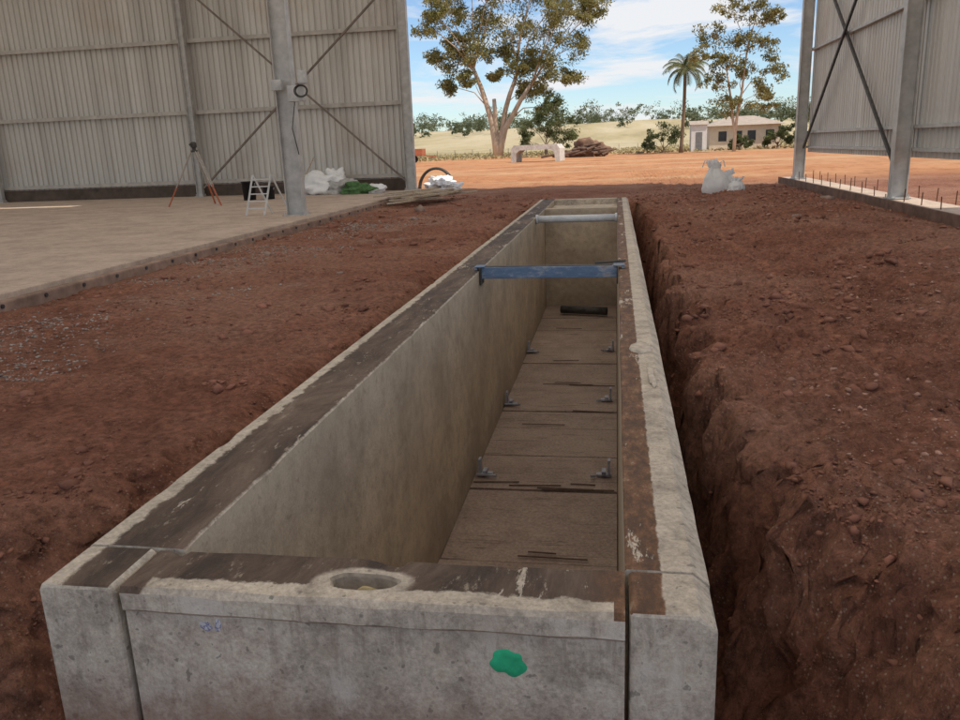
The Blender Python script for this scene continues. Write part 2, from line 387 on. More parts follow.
ix=[0,0,0,1,1,1,1,1,2,0]
for j in range(NS):
    for k in range(n):
        a=j*n+k;b=j*n+(k+1)%n; fs.append((a,b,b+n,a+n)); mi.append(ix[k])
fs.append(tuple(range(n))[::-1]);mi.append(0);fs.append(tuple(range(NS*n,NS*n+n)));mi.append(0)
panel=mesh('end_wall_front',vs,fs,None,pit)
for mm in mats: panel.data.materials.append(mm)
for p,q in zip(panel.data.polygons,mi): p.material_index=q
recalc(panel)
cubeobj('end_wall_front_lower',CONC,pit,-1.425,.03,1.93,2.125,-1.98,-.902)
def blob(name,cx,cy,rx,ry,z,mat,parent,normal='z',n=36,amp=.25,seed=1,h=.004):
    r=random.Random(seed); ph=[r.random()*6.28 for _ in range(7)]
    rim=[]
    for k in range(n):
        a=2*math.pi*k/n; s=1+amp*sum(math.sin(a*(q+2)+ph[q])/(q+1.6)**.7 for q in range(7))*.4
        rim.append((math.cos(a)*rx*s,math.sin(a)*ry*s))
    vs=[];
    for sc,hh in ((1,-.001),(.9,h),(.5,h)):
        for (u,v) in rim:
            if normal=='z': vs.append((cx+u*sc,cy+v*sc,z+hh))
            else: vs.append((cx+u*sc,z-hh,cy+v*sc))
    fs=[]
    for j in range(2):
        for k in range(n): fs.append((j*n+k,j*n+(k+1)%n,(j+1)*n+(k+1)%n,(j+1)*n+k))
    fs.append(tuple(range(2*n,3*n)))
    return mesh(name,vs,fs,mat,parent,True)
applybool(panel,cutter(-.715,1.995,.10,.043,.10))
b=B(); b.tube([(-.70+.045*math.cos(math.pi-math.pi*t/8),2.0+.01*math.sin(t),-.08+.055*math.sin(math.pi*t/8)) for t in range(9)],.010,8)
b.obj('lifting_loop',simple('rope_yellow',(.42,.33,.17),.3,30,.9),pit,True)
blob('mortar_patch',.15,4.75,.06,.13,.004,MORT,pit,seed=3,h=.012)
blob('mortar_patch_2',.19,4.2,.02,.22,.002,MORT,pit,seed=5,h=.005,amp=.5)
blob('green_paint_mark',-.285,-.175,.05,.043,1.906,simple('green_paint',(.03,.42,.2),.25,20,.6),pit,'y',seed=11,h=.002,amp=.3)
STK=Mat('torn_label',.6); STK.color(STK.ramp(STK.noise(60,3),[(.45,(.55,.55,.56)),(.5,(.12,.12,.3)),(.6,(.6,.6,.62))]))
blob('torn_label',-1.155,-.115,.036,.022,1.906,STK.m,pit,'y',seed=14,amp=.6,h=.002)
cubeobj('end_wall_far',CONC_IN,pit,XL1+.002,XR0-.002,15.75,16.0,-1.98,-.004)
cubeobj('end_wall_far_outer',CONC,pit,XL1+.002,XR0-.002,18.35,18.6,-1.98,-.004)
cubeobj('end_deck',CONC,pit,XL1+.002,XR0-.002,16.002,18.348,-.3,-.12)
m=Mat('pit_floor_formply',.7,0,.3)
a=m.noise(2.5,7,.7); l=m.noise(5,7,.75,(.35,6,1)); g=m.noise(40,4,.7)
wn=m.n.new('ShaderNodeTexWhiteNoise'); wn.noise_dimensions='1D'; m.L(m.math('FLOOR',m.math('MULTIPLY',m.axis(1),.97)),wn.inputs['W'])
col=m.ramp(a,[(.25,(.20,.14,.105)),(.5,(.32,.235,.18)),(.75,(.42,.325,.25))])
col=m.mix(m.math('MULTIPLY',wn.outputs['Value'],.4),col,(.21,.15,.115))
col=m.mix(m.math('MULTIPLY',m.rng(l,.56,.66),.85),col,(.07,.042,.03))
col=m.mix(.4,col,m.ramp(g,[(.3,(.2,.2,.2)),(.7,(.8,.8,.8))]),'OVERLAY')
m.color(col); m.bump(a,.2,.01); FL=m.m
ybs=[2.13,3.6,4.9,5.55,6.9,7.75,8.6,9.2,10.3,11.4,12.5,13.6,14.6,15.75]
for j in range(len(ybs)-1):
    b=B(); dz=random.uniform(-.01,.01); b.box(XL1+.004,XR0-.004,ybs[j]+.013,ybs[j+1]-.013,-1.96,-1.9+dz); b.obj('floor_board_%d'%(j+1),FL,pit,bevel=.004)
b=B(); b.box(XL1+.003,XR0-.003,2.13,15.74,-1.975,-1.962); b.obj('floor_base',STEELD,pit)
b=B()
for (x,y) in [(-1.24,7.2),(-.1,7.25),(-1.26,9.4),(-.1,9.6),(-1.26,12.0),(-.08,12.1)]:
    s=1 if x<-.6 else -1
    b.box(x-.07,x+.07,y-.03,y+.03,-1.885,-1.865); b.box(x-.05*s-.012,x-.05*s+.012,y-.04,y+.04,-1.865,-1.72); b.box(x-.02,x+.02,y-.05,y+.05,-1.865,-1.83); b.tube([(x-.08,y-.05,-1.87),(x+.12*s,y-.09,-1.86)],.014,6)
b.obj('formwork_brackets',simple('bracket_steel',(.33,.34,.37),.4,15,.5,.4),pit)
b=B()
for q in range(14):
    x=random.uniform(-1.2,-.1); y=random.choice(ybs[3:12])+random.uniform(-.15,.15); a=random.gauss(0,.07); l=random.uniform(.1,.35)
    x=max(-1.33+l,min(-.0-l,x)); b.beam((x-l*math.cos(a),y-l*math.sin(a),-1.889),(x+l*math.cos(a),y+l*math.sin(a),-1.888),.014,.006)
b.obj('scrap_sticks',simple('dark_scrap',(.09,.055,.038),.4,8,.9),pit)
b=B(); b.tube([(-1.0,14.9,-1.80),(-.15,14.7,-1.80)],.075,12); b.obj('drain_pipe',STEELD,pit,True)
BLUE=Mat('blue_paint_worn',.5,0,.4); q=BLUE.noise(9,6,.7,(.4,1,1)); BLUE.color(BLUE.ramp(q,[(.3,(.07,.11,.19)),(.52,(.12,.18,.28)),(.6,(.28,.31,.35)),(.72,(.2,.13,.09))]))
sb=empty('steel_bracing_beam'); b=B(); 
b.box(-1.347,.027,7.95,8.05,-.085,.03); b.box(-1.40,-1.30,7.93,8.07,.031,.042) ; b.box(-.02,.09,7.93,8.07,.031,.042)
b.box(-1.40,-1.37,7.94,8.06,.003,.031); b.box(.06,.09,7.94,8.06,.003,.031)
b.obj('blue_channel',BLUE.m,sb,bevel=.005)
b=B(); b.box(-1.346,-1.33,7.9,8.1,-.14,.029); b.tube([(-.2,8,.055),(.1,8,.07)],.012,8); b.box(.012,.026,7.9,8.1,-.14,.029); b.box(-1.3,-.03,7.97,8.03,.0305,.036); b.obj('end_plates',STEELD,sb)
pb=empty('pipe_bracing_beam'); b=B(); b.tube([(-1.345,13.9,-.03),(.025,13.9,-.03)],.062,20)
b.tube([(-1.345,13.9,-.03),(-1.31,13.9,-.03)],.08,20); b.tube([(-.01,13.9,-.03),(.025,13.9,-.03)],.08,20)
b.obj('pipe',simple('pale_painted_steel',(.55,.56,.57),.15,8,.5),pb,True)

# ------------------------------------------------------------------ sheds
def corr(name,p0,p1,z0,z1,parent,pitch=.19,amp=.018):
    p0=Vector(p0);p1=Vector(p1); L=(p1-p0).length; d=(p1-p0)/L; nrm=Vector((-d.y,d.x,0))
    prof=[(0,0),(.3,0),(.42,1),(.58,1),(.7,0)]
    us=[];k=0
    while k*pitch<L:
        for (u,h) in prof: us.append((min((k+u)*pitch,L),h*amp*2))
        k+=1
    us.append((L,0)); vs=[];fs=[]
    for (u,h) in us:
        p=p0+d*u+nrm*h
        vs.append((p.x,p.y,z0)); vs.append((p.x,p.y,z1))
    for j in range(len(us)-1): fs.append((2*j,2*j+2,2*j+3,2*j+1))
    return mesh(name,vs,fs,SHEET,parent)
def column(b,x,y,h=7.0,w=.3,d=.2,z=0):
    t=.014
    b.box(x-w/2,x-w/2+t,y-d/2,y+d/2,z+.02,h); b.box(x+w/2-t,x+w/2,y-d/2,y+d/2,z+.02,h); b.box(x-w/2+t,x+w/2-t,y-.006,y+.006,z+.02,h)
    b.box(x-w/2-.05,x+w/2+.05,y-w/2-.04,y+w/2+.04,z,z+.02)
    for sx in (-1,1):
        for sy in (-1,1): b.tube([(x+sx*(w/2+.02),y+sy*w/2*.8,z+.02),(x+sx*(w/2+.02),y+sy*w/2*.8,z+.08)],.012,6)
ls=empty('steel_shed')
b=B(); 
for y in (-2.4,6.4): column(b,-6.25,y)
column(b,-6.45,15.9,w=.36); column(b,-6.25,24.8)
b.obj('edge_columns',STEEL,ls)
b=B(); column(b,-13.3,24.82,w=.2,d=.15); column(b,-20.6,24.82,w=.2,d=.15); b.obj('wall_posts',STEEL,ls)
corr('end_wall_sheeting',(-34,25.08,0),(-6.38,25.08,0),.36,7.0,ls)
b=B()
for z in (.46,2.62,4.75): b.box(-34,-6.42,24.95,25.07,z-.015,z+.045); b.box(-34,-6.42,24.94,24.95,z-.06,z+.06)
b.obj('girts',simple('girt_steel',(.45,.42,.38),.2,5,.6,.2),ls)
b=B(); b.box(-34,-6.45,25.0,25.12,.004,.358); b.obj('base_upstand',simple('dark_upstand',(.1,.075,.06),.4,3,.9),ls)
b=B()
b.beam((-13.1,24.72,6.35),(-6.4,24.72,.3),.07,.05); b.beam((-6.5,24.66,5.95),(-13.1,24.66,.25),.07,.05)
b.obj('cross_bracing',simple('brace_steel',(.2,.165,.14),.3,5,.6,.3),ls)
def roof(b,x0,x1,y0,y1,z=7.1,t=None):
    n=len(b.v); b.v+=[(x0,y0,z),(x1,y0,z),(x1,y1,z),(x0,y1,z)]; b.f.append((n,n+1,n+2,n+3))
b=B()
roof(b,-34,-14.8,2,25.4); roof(b,-14.8,-11.6,2,19.2); roof(b,-14.8,-11.6,19.75,25.4); roof(b,-11.6,-6.25,2,25.4)  # out of view; gap shaped for a slab sun patch, near end cut for sky light
b.obj('wing_roof',ROOFW,ls)
b=B(); roof(b,-6.24,5.4,-3,25.6,7.1); b.obj('centre_roof',ROOFC,ls)
b=B()
for y in (6.4,15.9,24.8): b.box(-34,-6.4,y-.08,y+.08,6.75,7.09); b.box(-6.1,5.0,y-.08,y+.08,6.75,7.09)
b.obj('rafters',STEEL,ls)
rs=empty('steel_shed')
b=B()
for y in (-.5,7.7,16.1,24.5): column(b,5.1,y,w=.28,d=.2)
b.obj('edge_columns',STEEL,rs)
corr('side_wall_sheeting',(5.36,24.75,0),(5.36,11.5,0),.72,7.05,rs)
b=B()
for z in (.85,1.25,3.42,5.3): b.box(5.25,5.35,11.5,24.7,z-.015,z+.045)
b.obj('girts',STEEL,rs)
b=B(); b.beam((5.22,16.2,.15),(5.22,24.35,5.8),.07,.05,(1,0,0)); b.beam((5.16,24.35,.85),(5.16,16.2,6.9),.07,.05,(1,0,0)); b.obj('cross_bracing',STEELD,rs)
b=B(); roof(b,5.41,9.6,-3,12); b.obj('unseen_sun_blocker',ROOFW,rs)  # added out of view to keep sun off the near right-hand ground
SLAB=mat_conc('dusty_floor_slab',(.47,.37,.295),(.35,.24,.18),.9,.5).m
sl=empty('concrete_floor_slab'); b=B(); b.box(-34,-5.9,-6,25.3,-.35,0); b.obj('slab',SLAB,sl,bevel=.012)
b=B(); b.box(-5.898,-5.80,-6,25.2,-.3,-.055); b.obj('edge_nib',simple('slab_edge',(.27,.18,.135),.4,4,.9),sl,bevel=.02)
b=B()
for k in range(34): b.tube([(-5.81,5.5+k*.62,-.1),(-5.785,5.5+k*.62,-.1)],.022,8)
b.obj('dowel_holes',STEELD,sl)
ft=empty('strip_footing'); b=B(); b.box(4.85,5.5,9,26,-.35,-.01); b.obj('footing',SLAB,ft,bevel=.01)
b=B(); b.box(4.80,4.848,9,25.8,-.25,.01); b.obj('formwork_board',simple('form_timber',(.16,.10,.075),.4,4,.9),ft)
b=B()
for k in range(16):
    y=12+k*.85; dx=random.uniform(-.02,.02); b.tube([(5.0,y,-.05),(5.0+dx,y+dx,.2+random.uniform(-.04,.06))],.009,6); b.tube([(5.6,y+.2,-.2),(5.6+dx,y+.2,.2)],.009,6)
b.obj('starter_bars',RUST,ft)

# ------------------------------------------------------------------ site objects
tp=empty('survey_tripod'); hx,hy,hz=-10.75,20.0,1.38
b=B()
feet=[(-11.55,19.8,0),(-10.05,19.75,0),(-10.7,20.7,0)]
for fx,fy,fz in feet:
    t=Vector((fx,fy,fz)); h=Vector((hx+(fx-hx)*.1,hy+(fy-hy)*.1,hz)); mid=h.lerp(t,.65)
    s=(t-h).cross(Vector((0,0,1))).normalized()*.035
    b.beam(h+s,mid+s*.6,.026,.026); b.beam(h-s,mid-s*.6,.026,.026)
b.obj('upper_legs',simple('tripod_grey',(.42,.38,.34),.2,9,.6),tp)
b=B()
for fx,fy,fz in feet:
    t=Vector((fx,fy,fz)); h=Vector((hx+(fx-hx)*.1,hy+(fy-hy)*.1,hz)); b.beam(h.lerp(t,.6),t,.035,.03)
b.obj('lower_legs',simple('tripod_orange',(.4,.12,.06),.2,9,.6),tp)
b=B(); b.tube([(hx,hy,hz-.02),(hx,hy,hz+.03)],[.09,.09],12); b.tube([(hx,hy,hz+.03),(hx,hy,hz+.09),(hx,hy,hz+.1),(hx,hy,hz+.22),(hx,hy,hz+.24)],[.05,.05,.08,.075,.04],12); b.tube([(hx-.05,hy-.1,hz+.17),(hx-.02,hy+.1,hz+.17)],.03,8)
b.obj('level_head',STEELD,tp)
def bucket(x,y,r,h,col,name='plastic_bucket'):
    e=empty(name); b=B(); b.tube([(x,y,0.003),(x,y,h*.95),(x,y,h*.95),(x,y,h),(x,y,h),(x,y,h*.1)],[r*.85,r,r*1.06,r*1.06,r*.93,r*.8],20,cap=True)
    b.obj('tub',simple('tub_'+str(col[0]),col,.2,8,.5),e,True)
    b=B(); b.tube([(x+r*math.cos(a),y-.02-.3*r*math.sin(a),h*.9-abs(math.sin(a))*h*.4) for a in [math.pi*k/10 for k in range(11)]],.008,6); b.obj('handle',STEEL,e)
    return e
bucket(-10.25,21.9,.2,.52,(.02,.02,.022)); bucket(-9.75,22.1,.17,.36,(.03,.03,.035))
e=empty('folding_step_ladder'); b=B()
for x in (-7.45,-7.05):
    b.beam((x-.16,16.0,.005),(x,16.15,.82),.035,.03); b.beam((x+.2,16.5,.005),(x,16.17,.82),.03,.025)
for k in range(1,6):
    t=k/5.6; b.beam((-7.45-.16*(1-t),16.0+.15*t,.82*t),(-7.05-.16*(1-t),16.0+.15*t,.82*t),.05,.02)
b.obj('frame',simple('white_aluminium',(.62,.62,.6),.1,6,.5),e)
def crumple(name,cx,cy,z0,rx,ry,rz,mat,seed=1,amp=.28,parent=None,sub=4,facet=0):
    bm=bmesh.new(); bmesh.ops.create_icosphere(bm,subdivisions=sub,radius=1)
    for v in bm.verts:
        p=v.co.copy(); n=noise.fractal(p*1.7+Vector((seed*7,seed,0)),1,2,4)*amp+abs(noise.noise(p*4+Vector((seed,0,5))))*amp*.6
        if facet: n+=facet*(.5-abs(noise.noise(p*2.3+Vector((seed*3,2,1)))))-.3*facet*abs(noise.noise(p*5+Vector((seed,9,1))))
        s=1+n; v.co=Vector((p.x*rx*s,p.y*ry*s,max(p.z,-.55)*rz*s))
        if v.co.z<-.5*rz: v.co.z=-.5*rz
        v.co+=Vector((cx,cy,z0+.5*rz))
    m=bpy.data.meshes.new(name); bm.to_mesh(m); bm.free(); m.materials.append(mat); m.shade_smooth()
    return link(bpy.data.objects.new(name,m),parent)
WP=simple('white_poly',(.8,.8,.79),.05,10,.5,0,.1); GP=simple('grey_poly',(.42,.41,.39),.3,6,.5,0,.4); GRN=simple('green_mesh',(.08,.17,.06),.5,12,.7,0,.5)
WB=Mat('woven_white_sack',.55,0,.3); WB.color((.82,.82,.81)); wq=WB.noise(6,3,.5,(1,1,.5)); WB.bump(wq,.35,.03)
wt=WB.n.new('ShaderNodeBsdfTranslucent'); wt.inputs[0].default_value=(.8,.8,.78,1); wm=WB.n.new('ShaderNodeMixShader'); wm.inputs[0].default_value=.25
WB.L(WB.b.outputs[0],wm.inputs[1]); WB.L(wt.outputs[0],wm.inputs[2]); WB.L(wm.outputs[0],WB.n['Material Output'].inputs[0]); WB=WB.m
e=empty('plastic_sheet_pile')
crumple('sheet_a',-8.9,24.1,.0,.62,.4,.38,WP,2,.45,e); crumple('sheet_b',-8.2,23.9,.0,.5,.35,.26,GP,5,.5,e); crumple('sheet_c',-9.5,24.2,.0,.4,.3,.2,GP,8,.5,e); crumple('sheet_d',-8.5,24.3,.25,.35,.3,.3,WP,9,.5,e)
b=B(); b.beam((-9.5,23.9,.25),(-9.3,24.7,1.1),.03,.03); b.obj('stake',TIMBER,e)
e=empty('green_shade_cloth'); crumple('cloth_a',-7.6,23.6,0,.45,.3,.2,GRN,3,.5,e); crumple('cloth_b',-7.15,23.8,.0,.3,.3,.17,WP,6,.4,e)
# white bulk bags: slumped full sack with pleated open neck and lifting loops, smaller sack beside it
e=empty('bulk_bag')
def sack(name,cx,cy,z0,w,h,seed,lean=0):
    nU,nV=72,34; vs=[];fs=[]
    for j in range(nV+1):
        t=j/nV
        if t<.55: r=w*(.96+.16*math.sin(math.pi*t/.55))
        elif t<.82: r=w*(.96-.56*((t-.55)/.27)**1.2)
        else: r=w*(.40+.9*(t-.82))
        for k in range(nU):
            a=2*math.pi*k/nU; ca,sa=math.cos(a),math.sin(a)
            f1=noise.noise(Vector((ca*1.6,sa*1.6,t*2+seed)))*.22; f2=(.5-abs(noise.noise(Vector((ca*3+seed,sa*3,t*3.5)))))*.16
            pl=.17*math.sin(a*8+3*noise.noise(Vector((ca,sa,seed))))*max(0,(t-.5))*2
            rr=r*(1+f1+f2+pl); top=h*.16*noise.noise(Vector((ca*2.2,sa*2.2,seed*2)))*max(0,t-.6)*2.5
            vs.append((cx+rr*ca+lean*t*t,cy+rr*.85*sa,z0+h*t*(.93)+top))
    for j in range(nV):
        for k in range(nU): fs.append((j*nU+k,j*nU+(k+1)%nU,(j+1)*nU+(k+1)%nU,(j+1)*nU+k))
    fs.append(tuple(range(nU))[::-1]); return mesh(name,vs,fs,WB,e,True)
sack('bag',2.52,21.5,-.2,.29,.88,2.3,-.1); sack('bag_small',2.93,21.36,-.2,.23,.46,5.1,.1); sack('bag_behind',2.72,21.75,-.2,.26,.62,8.4,.1)
b=B()
for (x,s) in ((2.3,-1),(2.55,1)): b.tube([(x,21.45,.5),(x+.04*s,21.42,.62),(x+.1*s,21.42,.66),(x+.15*s,21.45,.5)],.014,6)
b.obj('loops',WP,e)
e2=empty('black_pipe_arch'); b=B()
for dy_ in (0,.12): b.tube([(-6.3+.62*math.cos(a),28.6+dy_,-.18+.72*math.sin(a)) for a in [math.pi*k/20 for k in range(21)]],.045,10)
b.obj('pipe',STEELD,e2,True)
e=empty('plastic_sheet_pile'); crumple('sheet_a',-6.0,27.9,-.16,.42,.4,.26,WP,15,.5,e,5,.4); crumple('sheet_b',-5.5,27.2,-.16,.3,.3,.16,WP,16,.5,e,5,.4)
e=empty('timber_pile'); b=B()
for k in range(24):
    x=-4.9+random.uniform(-.55,.6); y=21.0+random.uniform(-1.4,1.4); a=random.gauss(.9,.22); l=random.uniform(.7,1.5); z=-.02+.03*(k//4)
    b.beam((x-l*math.cos(a)*.6,y-l*math.sin(a),z),(x+l*math.cos(a)*.6,y+l*math.sin(a),z+random.uniform(-.01,.03)),.11,.035)
b.obj('planks',TIMBER,e)
e=empty('site_power_box'); b=B(); b.box(-6.3,-5.98,15.6,15.74,2.2,2.5); b.box(-6.63,-6.42,15.62,15.76,2.42,2.62); b.box(-6.05,-5.9,15.55,15.7,2.52,2.76); b.obj('box',simple('box_grey',(.45,.45,.44),.3,6,.5),e,bevel=.01)
b=B()
for k in range(3):
    r=.12+.012*k; b.tube([(-5.98+r*math.cos(a)*(.9+.03*k),15.52-.012*k,2.38+r*math.sin(a)*.8) for a in [2*math.pi*q/18 for q in range(19)]],.009,5,False)
b.tube([(-6.2,15.7,2.2),(-6.3,15.7,1.7),(-6.22,15.72,1.2)],.01,5); b.obj('cable_hank',STEELD,e,True)

# ------------------------------------------------------------------ background structures
e=empty('concrete_culvert'); b=B(); z0=-.16
pr=[(-2.1,0),(-2.1,1.05),(-1.85,1.4),(1.85,1.4),(2.1,1.05),(2.1,0),(1.72,0),(1.66,.72),(1.35,.98),(-1.35,.98),(-1.66,.72),(-1.72,0)]
n=len(pr); M=Matrix.Translation((-6.75,70,z0))@Matrix.Rotation(-.12,4,'Z')
vs=[M@Vector((x,y,z)) for y in (0,2.4) for x,z in pr]; fs=[(k,(k+1)%n,(k+1)%n+n,k+n) for k in range(n)]+[tuple(range(n))[::-1],tuple(range(n,2*n))]
mesh('culvert_body',vs,fs,mat_conc('culvert_concrete',(.6,.56,.5)).m,e)
BE=simple('brown_earth',(.2,.12,.08),.5,1.5,.95,0,.5)
e=empty('log_and_rubble_pile'); b=B()
for k in range(34):
    x=-2.9+random.gauss(0,1.2); y=85.6+random.uniform(-1,1); a=random.uniform(-.6,.6); l=random.uniform(.5,1.3); z=random.uniform(.0,1.0)*math.exp(-((x+2.9)/1.5)**2)
    b.tube([(x-l*math.cos(a),y-l*math.sin(a),z),(x+l*math.cos(a),y+l*math.sin(a),z+random.uniform(-.2,.5))],[.14,.08],6)
b.obj('logs',simple('burnt_log',(.16,.1,.07),.5,3,.9),e); crumple('earth',-2.8,86.5,-.2,1.7,1.2,1.1,BE,3,.4,e); crumple('earth_b',-4.6,88,-.2,1.1,1.0,.5,BE,5,.4,e)
hs=empty('farm_house'); WALL=simple('cream_render',(.68,.6,.46),.1,2,.8); RF=simple('roof_iron',(.42,.34,.27),.15,2,.5)
hx0,hx1,hy0,hy1=10.6,18.4,99,106; zg=-.16
b=B(); b.box(hx0,hx1,hy0,hy1,zg,2.55); b.obj('walls',WALL,hs)
vs=[(hx0-.5,hy0-.6,2.52),(hx1+.5,hy0-.6,2.52),(hx1+.5,hy1+.6,2.52),(hx0-.5,hy1+.6,2.52),(hx0+2.4,102.5,3.6),(hx1-2.4,102.5,3.6)]
mesh('roof',vs,[(0,1,5,4),(1,2,5),(2,3,4,5),(3,0,4),(3,2,1,0)],RF,hs)
b=B()
for x in (11.6,14.8,16.8): b.box(x,x+.9,hy0-.03,hy0-.004,.8,1.9)
b.box(13.4,14.2,hy0-.03,hy0-.004,-.1,1.9); b.obj('windows_and_door',simple('dark_glass',(.04,.045,.05),.2,4,.2),hs)
e=empty('white_shed_building'); b=B(); b.box(8.3,10.0,96,98,-.16,2.7); b.obj('walls',simple('white_wall',(.72,.71,.68),.08,2,.7),e); mesh('roof',[(8.1,95.8,2.71),(10.2,95.8,2.71),(10.2,98.2,2.71),(8.1,98.2,2.71),(8.1,97,3.15),(10.2,97,3.15)],[(0,1,5,4),(2,3,4,5),(1,2,5),(3,0,4)],RF,e)
b=B(); b.box(8.8,9.5,95.965,95.996,-.1,1.9); b.obj('door',simple('grey_door',(.2,.2,.2),.2,4,.5),e)
e=empty('wire_fence'); b=B(); fy=118
for k in range(60):
    x=-75+k*2.6; z=float(H(x,fy)); b.tube([(x,fy,z-.1),(x,fy,z+1.1)],.045,5)
for zz in (.4,.75,1.05): b.beam((-75,fy,.0+zz-.1),(78,fy,zz-.1),.015,.015)
b.obj('posts_and_wires',TIMBER,e)
e=empty('tipping_trailer'); b=B(); tx,ty=-22.0,88; 
b.box(tx-2,tx+1.2,ty,ty+1.8,.55,.62); b.box(tx-2,tx+1.2,ty-.02,ty+.04,.62,1.3); b.box(tx-2,tx+1.2,ty+1.76,ty+1.82,.62,1.3); b.box(tx-2.05,tx-1.99,ty,ty+1.8,.62,1.3); b.box(tx+1.14,tx+1.2,ty,ty+1.8,.62,1.3); b.beam((tx+1.2,ty+.9,.58),(tx+2.6,ty+.9,.4),.12,.12)
b.obj('tray',simple('orange_red_paint',(.42,.14,.07),.2,3,.6),e)
b=B()
for x in (tx-1,tx-.1): 
    for y in (ty-.15,ty+1.95): b.tube([(x,y-.1,.2),(x,y+.1,.2)],.38,16)
b.obj('wheels',STEELD,e)

# ------------------------------------------------------------------ vegetation
def mat_leaf(name,c1,c2,c3,tr=.35):
    m=Mat(name,.7,0,.15); a=m.noise(.5,3,.6); b=m.noise(4,2)
    col=m.ramp(a,[(.3,c1),(.5,c2),(.7,c3)]); col=m.mix(.35,col,m.ramp(b,[(.3,(.2,.2,.2)),(.7,(.8,.8,.75))]),'OVERLAY')
    m.color(col)
    t=m.n.new('ShaderNodeBsdfTranslucent'); m.L(col,t.inputs[0]); mx=m.n.new('ShaderNodeMixShader'); mx.inputs[0].default_value=tr
    m.L(m.b.outputs[0],mx.inputs[1]); m.L(t.outputs[0],mx.inputs[2]); m.L(mx.outputs[0],m.n['Material Output'].inputs[0]); return m.m
LEAF=mat_leaf('eucalypt_leaf',(.15,.15,.055),(.26,.235,.09),(.38,.32,.14),.42)
LEAF2=mat_leaf('dark_leaf',(.07,.09,.035),(.12,.14,.06),(.19,.2,.09))
LEAF3=mat_leaf('distant_leaf',(.10,.12,.07),(.14,.16,.09),(.2,.2,.12))
BARK=simple('pale_bark',(.5,.38,.27),.35,1.5,.85,0,.3,(1,1,.3)); BARKD=simple('brown_bark',(.2,.14,.09),.3,2,.9)
def leaves(centers,per,sig,size,flat=.75):
    c=np.repeat(centers,per,0); n=len(c)
    s=np.repeat(sig,per)[:,None] if hasattr(sig,'__len__') else sig
    g=rng.normal(size=(n,3)); g/= (np.linalg.norm(g,axis=1)[:,None]+1e-6); g*=rng.random((n,1))**.6*1.15
    p=c+g*s*np.array([1,1,flat])
    a=rng.normal(size=(n,3)); a[:,2]-=.6; a/=np.linalg.norm(a,axis=1)[:,None]
    b=np.cross(a,rng.normal(size=(n,3))); b/=np.linalg.norm(b,axis=1)[:,None]
    L=size*(.6+.8*rng.random((n,1))); W=L*.36
    v=np.stack([p-a*L/2,p+b*W/2,p+a*L/2,p-b*W/2],1).reshape(-1,3)
    return v
def tree(name,base,fork,clumps,trunk_r,leafmat,bark,sub=9,per=60,leaf=.36,stems=None,subr=.42):
    e=empty(name); base=Vector(base); b=B(); stems=stems or [(0,0,fork)]
    tops=[]
    for (sx,sy,sz) in stems:
        top=base+Vector((sx,sy,sz))
        pts=[]
        for t in (0,.2,.4,.6,.8,1):
            q=base+Vector((sx*t**1.5,sy*t,sz*t))+Vector((random.uniform(-1,1),random.uniform(-1,1),0))*sz*.018*(1 if 0<t<1 else 0); pts.append(q)
        pts[0]=pts[0]-Vector((0,0,.4)); rr=trunk_r*(1 if len(stems)==1 else .7)
        b.tube(pts,[rr*1.4,rr*1.05,rr*.92,rr*.8,rr*.7,rr*.6],10); tops.append((top,rr*.6))
        tops.append((pts[3],rr*.7))
    C=[];SG=[]
    for (dx,dyy,dz,r) in clumps:
        c=base+Vector((dx,dyy,dz)); top,tr=min(tops,key=lambda q:(q[0]-c).length+ (6 if q[0].z>c.z-.5 else 0))
        m1=top.lerp(c,.35)+Vector((random.uniform(-.3,.3),0,(c-top).length*.1)); m2=top.lerp(c,.7)+Vector((random.uniform(-.3,.3),0,(c-top).length*.06))
        wr=max(.035,tr*.36*min(1,r/2.2)); b.tube([top-Vector((0,0,.3)),m1,m2,c],[wr*1.3,wr,wr*.6,wr*.25],6)
        for k in range(sub):
            g=Vector((random.gauss(0,1),random.gauss(0,1),random.gauss(0,1))); g=g.normalized()*random.random()**.45*r*1.1; g.z*=.8
            sc=c+g; C.append(sc[:]); SG.append(r*subr*random.uniform(.55,1.35)); st=m2.lerp(c,random.random())
            b.tube([st,st.lerp(sc,.5)+Vector((0,0,.1)),sc],[wr*.3,wr*.18,.012],4,False)
    b.obj('trunk_and_limbs',bark,e,True)
    v=leaves(np.array(C),per,np.array(SG),leaf); fastmesh('foliage',v,np.arange(len(v)).reshape(-1,4),leafmat,e)
    return e
def dy(): return random.uniform(-3,3)
cl=[(-6.6,20,2.6),(-8.0,16.5,2.1),(-4,17.5,2.8),(-8.2,13.4,1.5),(0,21,2.8),(4.5,19.5,2.9),(8.5,20.5,2.9),(12.0,17,2.0),(10.4,13.8,2.3),(6.5,15.4,2.7),(2.3,15.8,2.5),(-2.2,13.6,2.2),(-5.2,12.2,2.0),(7,11,2.1),(13.2,19,1.9),(5.4,8.4,1.9),(3,11.6,2.0),(-3,22,2.5),(2,24,2.8),(6,23.5,2.6),(-1,17.6,2.3),(9.4,9.8,1.6),(-6.6,9.6,1.3),(4.8,12.6,2.0),(8.6,17.4,2.2),(.6,13,1.6),(6.8,6.2,1.5),(3.4,8.6,1.3),(11,20.8,1.8),(-.4,10.6,1.1),(-3.4,10.2,1.2),(-7.6,18.4,1.8),(-5.6,15.0,1.7)]
tree('eucalyptus_tree',(-15.7,111,-.16),5,[(x,dy(),z,r) for x,z,r in cl],.6,LEAF,BARK,sub=12,per=115,leaf=.40,subr=.5,stems=[(-.3,0,7.5),(2.6,.4,10.0),(-3.0,.2,11.5),(4.6,-.3,9.0)])
